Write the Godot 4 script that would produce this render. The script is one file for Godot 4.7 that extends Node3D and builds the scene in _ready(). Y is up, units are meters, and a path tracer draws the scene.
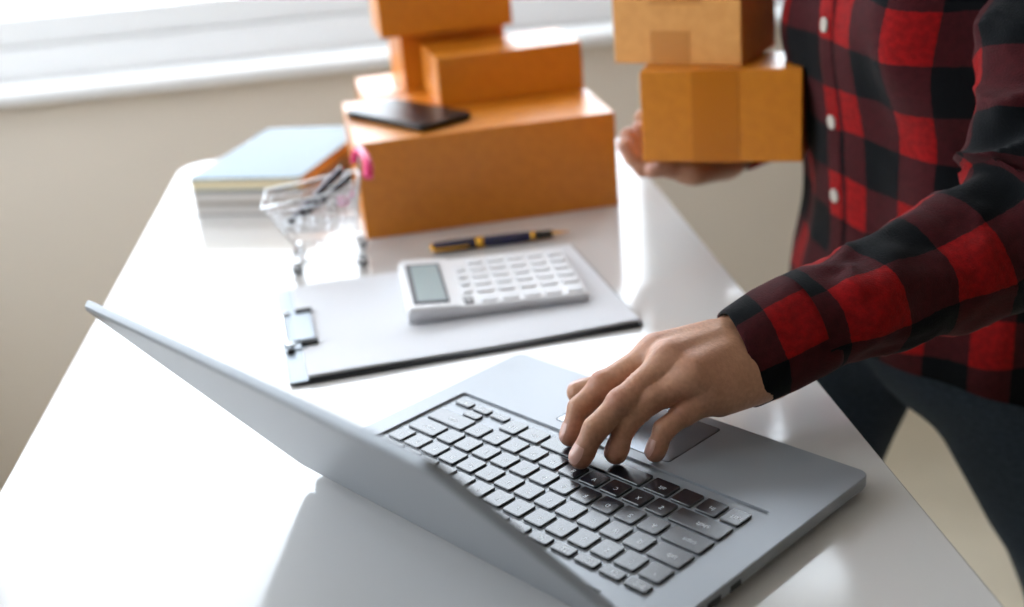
extends Node3D

# Heights in the builders below are measured from the table top; TH is the table's height above the floor.
const TH := 0.85
var mt := {}
var taken := {}
var noise := FastNoiseLite.new()


# ---------------------------------------------------------------- mesh helpers
class MB:
	var v := PackedVector3Array()
	var n := PackedVector3Array()
	var t := PackedVector2Array()
	var c := PackedColorArray()
	var i := PackedInt32Array()

	func tri(a: int, b: int, d: int) -> void:
		var f := (v[b] - v[a]).cross(v[d] - v[a])
		i.append(a)
		if f.dot(n[a] + n[b] + n[d]) > 0.0:
			i.append(d)
			i.append(b)
		else:
			i.append(b)
			i.append(d)

	# rows of points; closed: the first point of each row is repeated as its last
	func grid(rows: Array, closed := true, hint := Vector3.ZERO, uv: Array = []) -> void:
		var R := rows.size()
		var C: int = rows[0].size()
		var base := v.size()
		var nn := PackedVector3Array()
		nn.resize(R * C)
		var score := 0.0
		for r in R:
			var mid := Vector3.ZERO
			if hint == Vector3.ZERO:
				for q in C:
					mid += rows[r][q]
				mid /= C
			for q in C:
				var ql := q - 1
				var qr := q + 1
				if closed:
					if q == 0: ql = C - 2
					if q == C - 1: qr = 1
				ql = maxi(ql, 0)
				qr = mini(qr, C - 1)
				var du: Vector3 = rows[r][qr] - rows[r][ql]
				var dv: Vector3 = rows[mini(r + 1, R - 1)][q] - rows[maxi(r - 1, 0)][q]
				var m := du.cross(dv)
				m = m.normalized()
				nn[r * C + q] = m
				score += m.dot(hint if hint != Vector3.ZERO else (rows[r][q] - mid))
		var s := 1.0 if score >= 0.0 else -1.0
		for r in R:
			for q in C:
				v.append(rows[r][q])
				n.append(nn[r * C + q] * s)
				t.append(uv[r][q] if uv.size() else Vector2(float(q) / (C - 1), float(r) / (R - 1)))
		for r in R - 1:
			for q in C - 1:
				var a := base + r * C + q
				tri(a, a + 1, a + C)
				tri(a + 1, a + C + 1, a + C)

	func cap(ring: PackedVector3Array, hint: Vector3) -> void:
		var base := v.size()
		var mid := Vector3.ZERO
		var k := ring.size() - 1
		for q in k:
			mid += ring[q]
		mid /= k
		v.append(mid)
		n.append(hint)
		t.append(Vector2(0.5, 0.5))
		for q in ring.size():
			v.append(ring[q])
			n.append(hint)
			t.append(Vector2(ring[q].x, ring[q].z))
		for q in k:
			tri(base, base + 1 + q, base + 2 + q)

	func quad(a: Vector3, b: Vector3, d: Vector3, e: Vector3, hint: Vector3) -> void:
		grid([PackedVector3Array([a, b]), PackedVector3Array([e, d])], false, hint)

	func plate(w: float, d: float, r: float, layers: Array, at := Vector3.ZERO, seg := 3) -> void:
		var rings := []
		for l in layers:
			rings.append(MB.rr(w - 2.0 * l[1], d - 2.0 * l[1], maxf(r - l[1], 0.0002), seg, at + Vector3(0, l[0], 0)))
		for k in rings.size() - 1:
			grid([rings[k], rings[k + 1]])
		cap(rings[0], Vector3.DOWN)
		cap(rings[-1], Vector3.UP)

	func box(a: Vector3, b: Vector3, bevel := 0.0) -> void:
		var s := b - a
		var e := minf(bevel, minf(s.x, minf(s.y, s.z)) * 0.45)
		var m := (a + b) * 0.5
		if e <= 0.0:
			plate(s.x, s.z, 0.0002, [[0.0, 0.0], [s.y, 0.0]], Vector3(m.x, a.y, m.z), 1)
		else:
			plate(s.x, s.z, e, [[0.0, e * 0.7], [e * 0.7, 0.0], [s.y - e * 0.7, 0.0], [s.y, e * 0.7]], Vector3(m.x, a.y, m.z), 2)

	func tube(pts: Array, rad, seg := 8, caps := true) -> void:
		var rows := []
		var up := Vector3.UP
		for k in pts.size():
			var d: Vector3 = (pts[mini(k + 1, pts.size() - 1)] - pts[maxi(k - 1, 0)]).normalized()
			if absf(d.dot(up)) > 0.97:
				up = Vector3.RIGHT if absf(d.x) < 0.9 else Vector3.BACK
			var x := up.cross(d).normalized()
			var y := d.cross(x)
			up = y
			var r: float = rad[k] if rad is Array else rad
			var row := PackedVector3Array()
			for q in seg + 1:
				var an := TAU * (q % seg) / seg
				row.append(pts[k] + (x * cos(an) + y * sin(an)) * r)
			rows.append(row)
		grid(rows)
		if caps:
			cap(rows[0], (pts[0] - pts[1]).normalized())
			cap(rows[-1], (pts[-1] - pts[-2]).normalized())

	func lathe(prof: Array, seg := 24, at := Transform3D()) -> void:
		var rows := []
		for pr in prof:
			var row := PackedVector3Array()
			for q in seg + 1:
				var an := TAU * (q % seg) / seg
				row.append(at * Vector3(cos(an) * pr[0], pr[1], sin(an) * pr[0]))
			rows.append(row)
		for k in rows.size() - 1:
			grid([rows[k], rows[k + 1]])
		cap(rows[0], at.basis * Vector3.DOWN)
		cap(rows[-1], at.basis * Vector3.UP)

	func round_lathe(prof: Array, seg := 24, at := Transform3D()) -> void:
		var rows := []
		for pr in prof:
			var row := PackedVector3Array()
			for q in seg + 1:
				var an := TAU * (q % seg) / seg
				row.append(at * Vector3(cos(an) * maxf(pr[0], 0.00002), pr[1], sin(an) * maxf(pr[0], 0.00002)))
			rows.append(row)
		var hint_rows := rows
		grid(hint_rows)

	static func rr(w: float, d: float, r: float, seg: int, at: Vector3) -> PackedVector3Array:
		var o := PackedVector3Array()
		r = minf(r, minf(w, d) * 0.5)
		for k in 4:
			var cx := (w / 2 - r) * (1 if k == 0 or k == 3 else -1)
			var cz := (d / 2 - r) * (1 if k < 2 else -1)
			for q in seg + 1:
				var an := PI / 2 * (k + float(q) / seg)
				o.append(at + Vector3(cx + cos(an) * r, 0, cz + sin(an) * r))
		o.append(o[0])
		return o

	func mesh() -> ArrayMesh:
		var arr := []
		arr.resize(Mesh.ARRAY_MAX)
		arr[Mesh.ARRAY_VERTEX] = v
		arr[Mesh.ARRAY_NORMAL] = n
		if t.size() == v.size():
			arr[Mesh.ARRAY_TEX_UV] = t
		if c.size() == v.size():
			arr[Mesh.ARRAY_COLOR] = c
		arr[Mesh.ARRAY_INDEX] = i
		var m := ArrayMesh.new()
		m.add_surface_from_arrays(Mesh.PRIMITIVE_TRIANGLES, arr)
		return m


# a field of tapered capsules joined smoothly; group 0 is the core, each other group is a chain that joins the core
class Field:
	var a := []
	var b := []
	var ra := []
	var rb := []
	var g := []
	var ngroup := 1
	var k_core := 0.012
	var k_chain := 0.004
	var k_join := 0.006
	var creases := []   # [centre, axis, dorsal, radius]
	var tints := []     # [centre, radius, colour]
	var base_colour := Color.WHITE

	func bone(p: Vector3, q: Vector3, rp: float, rq: float, group := 0) -> void:
		a.append(p)
		b.append(q)
		ra.append(rp)
		rb.append(rq)
		g.append(group)
		ngroup = maxi(ngroup, group + 1)

	func cone(k: int, p: Vector3) -> float:
		var ab: Vector3 = b[k] - a[k]
		var l := ab.length_squared()
		var s := 0.0
		if l > 1e-10:
			s = clampf((p - a[k]).dot(ab) / l, 0.0, 1.0)
		return (p - (a[k] + ab * s)).length() - lerpf(ra[k], rb[k], s)

	static func smin(x: float, y: float, k: float) -> float:
		var h := maxf(k - absf(x - y), 0.0) / k
		return minf(x, y) - h * h * k * 0.25

	func at(p: Vector3, which: PackedInt32Array) -> float:
		var ds := PackedFloat32Array()
		ds.resize(ngroup)
		ds.fill(10.0)
		for k in which:
			var gg: int = g[k]
			ds[gg] = Field.smin(ds[gg], cone(k, p), k_core if gg == 0 else k_chain)
		var d := ds[0]
		for q in range(1, ngroup):
			if ds[q] < 9.0:
				d = minf(d, Field.smin(ds[0], ds[q], k_join))
		for cr in creases:
			var w: Vector3 = p - cr[0]
			var l := w.length()
			if l < cr[3] * 2.0:
				var ax: float = w.dot(cr[1])
				var f := exp(-ax * ax / (cr[3] * cr[3] * 0.22)) * clampf(w.dot(cr[2]) / cr[3], 0.0, 1.0)
				d += f * (0.00042 * sin(ax * TAU / 0.0040) - 0.0003)
		return d

	func colour(p: Vector3) -> Color:
		var o := base_colour
		for q in tints:
			var w := exp(-(p - q[0]).length_squared() / (q[1] * q[1]))
			o = o.lerp(q[2], w)
		return o

	func nets(cell: float, mb: MB, coloured := false) -> void:
		var lo := Vector3(1e9, 1e9, 1e9)
		var hi := -lo
		for k in a.size():
			var r := Vector3.ONE * (maxf(ra[k], rb[k]) + cell * 3.0)
			lo = lo.min(a[k] - r).min(b[k] - r)
			hi = hi.max(a[k] + r).max(b[k] + r)
		var S := 6
		var bx := int(ceil((hi.x - lo.x) / cell / S))
		var by := int(ceil((hi.y - lo.y) / cell / S))
		var bz := int(ceil((hi.z - lo.z) / cell / S))
		var nx := bx * S + 1
		var ny := by * S + 1
		var nz := bz * S + 1
		var val := PackedFloat32Array()
		val.resize(nx * ny * nz)
		val.fill(1e3)
		var active := []
		var rad := cell * S * 0.87
		var every := PackedInt32Array(range(a.size()))
		for z in bz:
			for y in by:
				for x in bx:
					var m := lo + Vector3(x + 0.5, y + 0.5, z + 0.5) * S * cell
					var near := PackedInt32Array()
					var best := 1e9
					for k in every:
						var dd := cone(k, m)
						best = minf(best, dd)
						if dd < rad + k_core + cell * 2.0:
							near.append(k)
					if best < rad + k_core * 0.5 + cell and best > -rad - k_core - cell:
						active.append(Vector3i(x, y, z))
						for zz in S + 1:
							for yy in S + 1:
								for xx in S + 1:
									var id := ((z * S + zz) * ny + y * S + yy) * nx + x * S + xx
									if val[id] > 999.0:
										val[id] = at(lo + Vector3(x * S + xx, y * S + yy, z * S + zz) * cell, near)
					elif best <= 0.0:
						for zz in S + 1:
							for yy in S + 1:
								for xx in S + 1:
									var id := ((z * S + zz) * ny + y * S + yy) * nx + x * S + xx
									if val[id] > 999.0:
										val[id] = -1.0
		var vid := {}
		var base := mb.v.size()
		var E := [[0, 1], [2, 3], [4, 5], [6, 7], [0, 2], [1, 3], [4, 6], [5, 7], [0, 4], [1, 5], [2, 6], [3, 7]]
		for bl in active:
			for zz in S:
				for yy in S:
					for xx in S:
						var x: int = bl.x * S + xx
						var y: int = bl.y * S + yy
						var z: int = bl.z * S + zz
						var id := (z * ny + y) * nx + x
						var q := [val[id], val[id + 1], val[id + nx], val[id + nx + 1], val[id + nx * ny], val[id + nx * ny + 1], val[id + nx * ny + nx], val[id + nx * ny + nx + 1]]
						var inside := 0
						for k in 8:
							if q[k] < 0.0:
								inside += 1
						if inside == 0 or inside == 8:
							continue
						var sum := Vector3.ZERO
						var cnt := 0
						for e in E:
							var f0: float = q[e[0]]
							var f1: float = q[e[1]]
							if (f0 < 0.0) != (f1 < 0.0):
								var s := f0 / (f0 - f1)
								var p0 := Vector3(e[0] & 1, (e[0] >> 1) & 1, (e[0] >> 2) & 1)
								var p1 := Vector3(e[1] & 1, (e[1] >> 1) & 1, (e[1] >> 2) & 1)
								sum += p0.lerp(p1, s)
								cnt += 1
						vid[id] = mb.v.size()
						var pos := lo + (Vector3(x, y, z) + sum / cnt) * cell
						mb.v.append(pos)
						mb.n.append(Vector3.ZERO)
						mb.t.append(Vector2(pos.x, pos.y))
						if coloured:
							mb.c.append(colour(pos))
		var st := [1, nx, nx * ny]
		for id in vid.keys():
			for ax in 3:
				var o: int = id + st[ax]
				if (val[id] < 0.0) == (val[o] < 0.0):
					continue
				var s1: int = st[(ax + 1) % 3]
				var s2: int = st[(ax + 2) % 3]
				if not (vid.has(id - s1) and vid.has(id - s2) and vid.has(id - s1 - s2)):
					continue
				var quad := [vid[id], vid[id - s1], vid[id - s1 - s2], vid[id - s2]]
				if val[id] >= 0.0:
					quad.reverse()
				# quad runs counter-clockwise around +axis when solid is below: emit clockwise for the outside
				for tr in [[0, 1, 2], [0, 2, 3]]:
					var pa: Vector3 = mb.v[quad[tr[0]]]
					var f := (mb.v[quad[tr[1]]] - pa).cross(mb.v[quad[tr[2]]] - pa)
					for q in 3:
						mb.n[quad[tr[q]]] += f
					mb.i.append(quad[tr[0]])
					mb.i.append(quad[tr[2]])
					mb.i.append(quad[tr[1]])
		for k in range(base, mb.v.size()):
			mb.n[k] = mb.n[k].normalized() if mb.n[k].length_squared() > 0.0 else Vector3.UP


# ---------------------------------------------------------------- scene helpers
func numbered(s: String) -> String:
	if not taken.has(s):
		taken[s] = 0
		return s
	taken[s] += 1
	return "%s_%03d" % [s, taken[s]]


func obj(called: String, mb, m: Material, parent: Node = self) -> MeshInstance3D:
	var o := MeshInstance3D.new()
	o.name = numbered(called) if parent == self else called
	o.mesh = mb.mesh() if mb is MB else mb
	o.material_override = m
	parent.add_child(o, true)
	return o


func thing(called: String, label: String, category: String, at := Vector3.ZERO, turn := 0.0, group := "") -> Node3D:
	var o := Node3D.new()
	o.name = numbered(called)
	add_child(o)
	o.position = at + Vector3(0, TH, 0)
	o.rotation.y = turn
	tag(o, label, category, group)
	return o


func tag(o: Node, label: String, category: String, group := "", kind := "") -> void:
	o.set_meta("label", label)
	o.set_meta("category", category)
	if group: o.set_meta("group", group)
	if kind: o.set_meta("kind", kind)


func mat(called: String, col: Color, rough := 0.6, metal := 0.0, spec := 0.5) -> StandardMaterial3D:
	var m := StandardMaterial3D.new()
	m.resource_name = called
	m.albedo_color = col
	m.roughness = rough
	m.metallic = metal
	m.metallic_specular = spec
	mt[called] = m
	return m


func noise_tex(freq: float, lo: Color, hi: Color, sd := 1, oct := 4, size := 512, ty := FastNoiseLite.TYPE_SIMPLEX_SMOOTH) -> ImageTexture:
	var f := FastNoiseLite.new()
	f.seed = sd
	f.noise_type = ty
	f.frequency = freq
	f.fractal_octaves = oct
	var src := f.get_seamless_image(size, size)
	var im := Image.create(size, size, false, Image.FORMAT_RGB8)
	for y in size:
		for x in size:
			im.set_pixel(x, y, lo.lerp(hi, src.get_pixel(x, y).r))
	return ImageTexture.create_from_image(im)


func triplanar(m: StandardMaterial3D, scale: float) -> void:
	m.uv1_triplanar = true
	m.uv1_scale = Vector3.ONE * scale


func relief(m: StandardMaterial3D, tex: Texture2D, amount: float) -> void:
	m.heightmap_enabled = true
	m.heightmap_texture = tex
	m.heightmap_scale = amount


func plaid() -> ImageTexture:
	var S := 512
	var im := Image.create(S, S, false, Image.FORMAT_RGB8)
	var r := RandomNumberGenerator.new()
	r.seed = 5
	var f := FastNoiseLite.new()
	f.seed = 3
	f.frequency = 0.02
	f.fractal_octaves = 3
	var soft := f.get_seamless_image(S, S)
	var red := Color(0.52, 0.05, 0.055)
	var mix := Color(0.235, 0.07, 0.085)
	var black := Color(0.033, 0.045, 0.058)
	for y in S:
		for x in S:
			var wob := (soft.get_pixel(x, y).r - 0.5) * 6.0
			var cx := fposmod(x + wob, S) < S / 2.0
			var cy := fposmod(y + wob, S) < S / 2.0
			var col := mix
			if cx and cy: col = red
			elif not cx and not cy: col = black
			var weave := 1.0 + 0.16 * (1.0 if (x + y) / 3 % 2 == 0 else -1.0) * (0.4 if cx == cy else 1.0)
			weave *= 1.0 + r.randf_range(-0.16, 0.16) + (soft.get_pixel(y, x).r - 0.5) * 0.25
			im.set_pixel(x, y, Color(col.r * weave, col.g * weave, col.b * weave))
	return ImageTexture.create_from_image(im)


func materials() -> void:
	var grain := noise_tex(0.03, Color(0.35, 0.35, 0.35), Color(0.65, 0.65, 0.65), 2, 4, 256)
	var m := mat("table_white", Color(0.825, 0.818, 0.81), 0.11, 0.0, 0.56)
	m = mat("wall_beige", Color(0.875, 0.835, 0.785), 0.85, 0.0, 0.3)
	relief(m, grain, 0.03)
	triplanar(m, 2.5)
	mat("ceiling_white", Color(0.92, 0.92, 0.91), 0.9, 0.0, 0.3)
	m = mat("floor_beige", Color(1, 1, 1), 0.5, 0.0, 0.4)
	m.albedo_texture = noise_tex(0.012, Color(0.78, 0.74, 0.66), Color(0.85, 0.81, 0.73), 8, 4, 256)
	triplanar(m, 1.0)
	mat("frame_white", Color(0.90, 0.90, 0.90), 0.4)
	m = mat("glass", Color(0.95, 0.98, 1.0, 0.04), 0.0, 0.0, 0.5)
	m.transparency = BaseMaterial3D.TRANSPARENCY_ALPHA
	# cardboard
	m = mat("kraft", Color(1, 1, 1), 0.36, 0.0, 0.56)
	m.albedo_texture = noise_tex(0.02, Color(0.80, 0.475, 0.075), Color(0.85, 0.53, 0.11), 4, 5)
	triplanar(m, 6.0)
	m = mat("kraft_pale", Color(1, 1, 1), 0.5, 0.0, 0.5)
	m.albedo_texture = noise_tex(0.02, Color(0.80, 0.545, 0.25), Color(0.85, 0.60, 0.30), 5, 5)
	triplanar(m, 6.0)
	mat("tape", Color(0.75, 0.44, 0.09), 0.28, 0.0, 0.5)
	mat("tape_pale", Color(0.74, 0.49, 0.22), 0.28, 0.0, 0.5)
	# laptop
	m = mat("silver", Color(0.555, 0.575, 0.60), 0.32, 0.18, 0.5)
	relief(m, grain, 0.002)
	triplanar(m, 40.0)
	mat("silver_edge", Color(0.83, 0.85, 0.87), 0.25, 0.9, 0.5)
	mat("key_dark", Color(0.08, 0.092, 0.13), 0.22, 0.0, 0.66)
	mat("legend_white", Color(0.86, 0.88, 0.90), 0.5)
	mat("trackpad", Color(0.52, 0.54, 0.57), 0.22, 0.6, 0.5)
	mat("screen_black", Color(0.015, 0.016, 0.02), 0.12, 0.0, 0.5)
	mat("rubber", Color(0.05, 0.05, 0.055), 0.7)
	mat("port_dark", Color(0.03, 0.03, 0.035), 0.5)
	# desk things
	mat("board_dark", Color(0.075, 0.08, 0.095), 0.45)
	mat("paper", Color(0.86, 0.862, 0.88), 0.7, 0.0, 0.4)
	mat("chrome", Color(0.86, 0.87, 0.88), 0.14, 1.0)
	mat("clip_plate", Color(0.58, 0.62, 0.66), 0.4, 0.2)
	mat("calc_white", Color(0.87, 0.868, 0.875), 0.35)
	mat("calc_key", Color(0.85, 0.85, 0.86), 0.45)
	mat("calc_screen", Color(0.66, 0.73, 0.74), 0.15)
	mat("calc_rim", Color(0.16, 0.20, 0.24), 0.3)
	mat("pen_navy", Color(0.06, 0.065, 0.24), 0.18, 0.0, 0.6)
	mat("pen_black", Color(0.03, 0.03, 0.035), 0.2)
	mat("gold", Color(0.88, 0.66, 0.25), 0.24, 1.0)
	mat("pink", Color(0.90, 0.22, 0.46), 0.35)
	mat("pink_pale", Color(0.93, 0.60, 0.75), 0.4)
	mat("wheel_grey", Color(0.22, 0.22, 0.23), 0.4)
	mat("plum", Color(0.13, 0.09, 0.12), 0.3)
	mat("lilac", Color(0.55, 0.47, 0.58), 0.4)
	mat("bead_white", Color(0.92, 0.90, 0.88), 0.3)
	mat("phone_case", Color(0.06, 0.062, 0.07), 0.25, 0.2)
	mat("phone_glass", Color(0.045, 0.036, 0.055), 0.30, 0.0, 0.30)
	mat("book_blue", Color(0.47, 0.545, 0.59), 0.55)
	mat("book_grey", Color(0.62, 0.60, 0.58), 0.6)
	mat("book_taupe", Color(0.66, 0.61, 0.55), 0.6)
	mat("pages_cream", Color(0.86, 0.80, 0.66), 0.8)
	mat("pages_grey", Color(0.80, 0.78, 0.76), 0.8)
	mat("spine_kraft", Color(0.85, 0.68, 0.44), 0.6)
	mat("leg_white", Color(0.85, 0.85, 0.86), 0.4)
	# person
	m = mat("skin", Color(1, 1, 1), 0.46, 0.0, 0.45)
	m.vertex_color_use_as_albedo = true
	m.albedo_texture = noise_tex(0.035, Color(0.86, 0.83, 0.82), Color(1, 1, 1), 11, 4, 256)
	m.subsurf_scatter_enabled = true
	m.subsurf_scatter_strength = 0.05
	relief(m, noise_tex(0.09, Color(0, 0, 0), Color(1, 1, 1), 12, 3, 256, FastNoiseLite.TYPE_CELLULAR), 0.02)
	triplanar(m, 22.0)
	mat("nail", Color(0.84, 0.66, 0.60), 0.2, 0.0, 0.5)
	mat("hair", Color(0.05, 0.04, 0.035), 0.5)
	mat("eye_white", Color(0.9, 0.89, 0.87), 0.2)
	mat("eye_dark", Color(0.05, 0.03, 0.02), 0.1)
	mat("lip", Color(0.66, 0.36, 0.32), 0.45)
	m = mat("flannel", Color(1, 1, 1), 0.92, 0.0, 0.25)
	m.albedo_texture = plaid()
	m.rim_enabled = true
	m.rim = 0.10
	m.rim_tint = 0.7
	var nap := noise_tex(0.11, Color(0, 0, 0), Color(1, 1, 1), 21, 3, 512)
	relief(m, nap, 0.05)
	mat("button_white", Color(0.72, 0.70, 0.66), 0.3)
	mat("thread", Color(0.75, 0.72, 0.66), 0.7)
	m = mat("denim", Color(1, 1, 1), 0.85, 0.0, 0.3)
	m.albedo_texture = noise_tex(0.05, Color(0.13, 0.17, 0.215), Color(0.21, 0.255, 0.31), 31, 5, 512)
	relief(m, nap, 0.05)
	triplanar(m, 5.0)
	mat("shoe", Color(0.25, 0.2, 0.16), 0.6)
	mat("sole", Color(0.85, 0.84, 0.80), 0.7)


# ---------------------------------------------------------------- setting
func structure(called: String, mb, m: Material, label: String, category: String) -> MeshInstance3D:
	var o := obj(called, mb, m)
	tag(o, label, category, "", "structure")
	return o


func room() -> void:
	var x0 := -1.45
	var x1 := 3.4
	var z0 := -2.37   # inner face of the window wall
	var z1 := 4.2
	var H := 2.65
	var b := MB.new()
	b.box(Vector3(x0 - 0.2, -0.2, z0 - 0.2), Vector3(x1 + 0.2, 0.0, z1 + 0.2))
	structure("floor", b, mt.floor_beige, "plain beige floor under the white table", "floor")
	b = MB.new()
	b.box(Vector3(x0 - 0.2, H, z0 - 0.2), Vector3(x1 + 0.2, H + 0.15, z1 + 0.2))
	structure("ceiling", b, mt.ceiling_white, "plain white ceiling above the room", "ceiling")
	var sill := TH + 0.0335
	var top := 2.45
	var wl := -1.40
	var wr := 1.25
	b = MB.new()
	b.box(Vector3(x0 - 0.2, 0, z0 - 0.2), Vector3(x1 + 0.2, sill - 0.022, z0))
	b.box(Vector3(x0 - 0.2, top, z0 - 0.2), Vector3(x1 + 0.2, H, z0))
	b.box(Vector3(x0 - 0.2, sill - 0.022, z0 - 0.2), Vector3(wl, top, z0))
	b.box(Vector3(wr, sill - 0.022, z0 - 0.2), Vector3(x1 + 0.2, top, z0))
	structure("wall_back", b, mt.wall_beige, "beige wall below the long window sill", "wall")
	# side wall with its own window
	var a0 := -2.2
	var a1 := -0.25
	b = MB.new()
	b.box(Vector3(x0 - 0.2, 0, z0), Vector3(x0, sill - 0.022, z1 + 0.2))
	b.box(Vector3(x0 - 0.2, top, z0), Vector3(x0, H, z1 + 0.2))
	b.box(Vector3(x0 - 0.2, sill - 0.022, z0), Vector3(x0, top, a0))
	b.box(Vector3(x0 - 0.2, sill - 0.022, a1), Vector3(x0, top, z1 + 0.2))
	structure("wall_left", b, mt.wall_beige, "beige side wall with a tall window, beside the table", "wall")
	b = MB.new()
	b.box(Vector3(x1, 0, z0), Vector3(x1 + 0.2, H, z1 + 0.2))
	structure("wall_right", b, mt.wall_beige, "plain beige wall behind the standing person", "wall")
	b = MB.new()
	b.box(Vector3(x0, 0, z1), Vector3(x1, H, z1 + 0.2))
	structure("wall_front", b, mt.wall_beige, "plain beige wall opposite the window", "wall")
	window("window_1", "wide white-framed window with bright sill behind the boxes", Vector3((wl + wr) / 2, sill, z0), 0.0, wr - wl, top - sill, [0.10, 0.75])
	window("window_2", "white-framed side window facing the table's long edge", Vector3(x0, sill, (a0 + a1) / 2), PI / 2, a1 - a0, top - sill, [0.5])


func window(called: String, label: String, at: Vector3, turn: float, w: float, h: float, posts: Array) -> void:
	var o := Node3D.new()
	o.name = called
	add_child(o)
	o.position = at
	o.rotation.y = turn
	tag(o, label, "window", "", "structure")
	var b := MB.new()
	b.box(Vector3(-w / 2 - 0.06, -0.022, -0.20), Vector3(w / 2 + 0.06, 0.0, 0.045), 0.004)
	obj("window_sill", b, mt.frame_white, o)
	b = MB.new()
	b.box(Vector3(-w / 2, 0, -0.17), Vector3(w / 2, 0.062, -0.105), 0.004)
	b.box(Vector3(-w / 2, h - 0.06, -0.17), Vector3(w / 2, h, -0.105), 0.004)
	b.box(Vector3(-w / 2, 0.062, -0.17), Vector3(-w / 2 + 0.06, h - 0.06, -0.105), 0.004)
	b.box(Vector3(w / 2 - 0.06, 0.062, -0.17), Vector3(w / 2, h - 0.06, -0.105), 0.004)
	obj("window_frame", b, mt.frame_white, o)
	var xs := [-w / 2 + 0.06]
	for f in posts:
		var px: float = -w / 2 + w * f
		b = MB.new()
		b.box(Vector3(px - 0.03, 0.062, -0.168), Vector3(px + 0.03, h - 0.06, -0.107), 0.004)
		obj("mullion", b, mt.frame_white, o)
		xs.append(px - 0.03)
		xs.append(px + 0.03)
	xs.append(w / 2 - 0.06)
	for k in xs.size() / 2:
		var l: float = xs[2 * k]
		var r: float = xs[2 * k + 1]
		b = MB.new()
		var s := 0.055
		b.box(Vector3(l, 0.064, -0.155), Vector3(r, 0.064 + s, -0.12), 0.004)
		b.box(Vector3(l, h - 0.062 - s, -0.155), Vector3(r, h - 0.062, -0.12), 0.004)
		b.box(Vector3(l, 0.064 + s, -0.155), Vector3(l + s, h - 0.062 - s, -0.12), 0.004)
		b.box(Vector3(r - s, 0.064 + s, -0.155), Vector3(r, h - 0.062 - s, -0.12), 0.004)
		var sash := obj("sash", b, mt.frame_white, o)
		b = MB.new()
		b.box(Vector3(l + s - 0.004, 0.06 + s, -0.140), Vector3(r - s + 0.004, h - 0.058 - s, -0.136))
		obj("pane", b, mt.glass, sash)


func table() -> void:
	var x0 := -0.3268
	var x1 := 0.3012
	var z0 := -1.772
	var z1 := 0.10
	var t := thing("desk", "long white glossy desk with rounded corners", "table", Vector3((x0 + x1) / 2, -TH, (z0 + z1) / 2))
	var b := MB.new()
	b.plate(x1 - x0, z1 - z0, 0.05, [[TH - 0.025, 0.0015], [TH - 0.0235, 0.0], [TH - 0.0015, 0.0], [TH, 0.0015]], Vector3.ZERO, 10)
	obj("tabletop", b, mt.table_white, t)
	for sx in [-1, 1]:
		b = MB.new()
		b.box(Vector3(sx * 0.25 - 0.012, TH - 0.065, -0.80), Vector3(sx * 0.25 + 0.012, TH - 0.025, 0.80), 0.002)
		obj("apron", b, mt.leg_white, t)
		for sz in [-1, 1]:
			b = MB.new()
			b.box(Vector3(sx * 0.25 - 0.02, 0.0, sz * 0.84 - 0.02), Vector3(sx * 0.25 + 0.02, TH - 0.025, sz * 0.84 + 0.02), 0.003)
			obj("leg", b, mt.leg_white, t)


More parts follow.
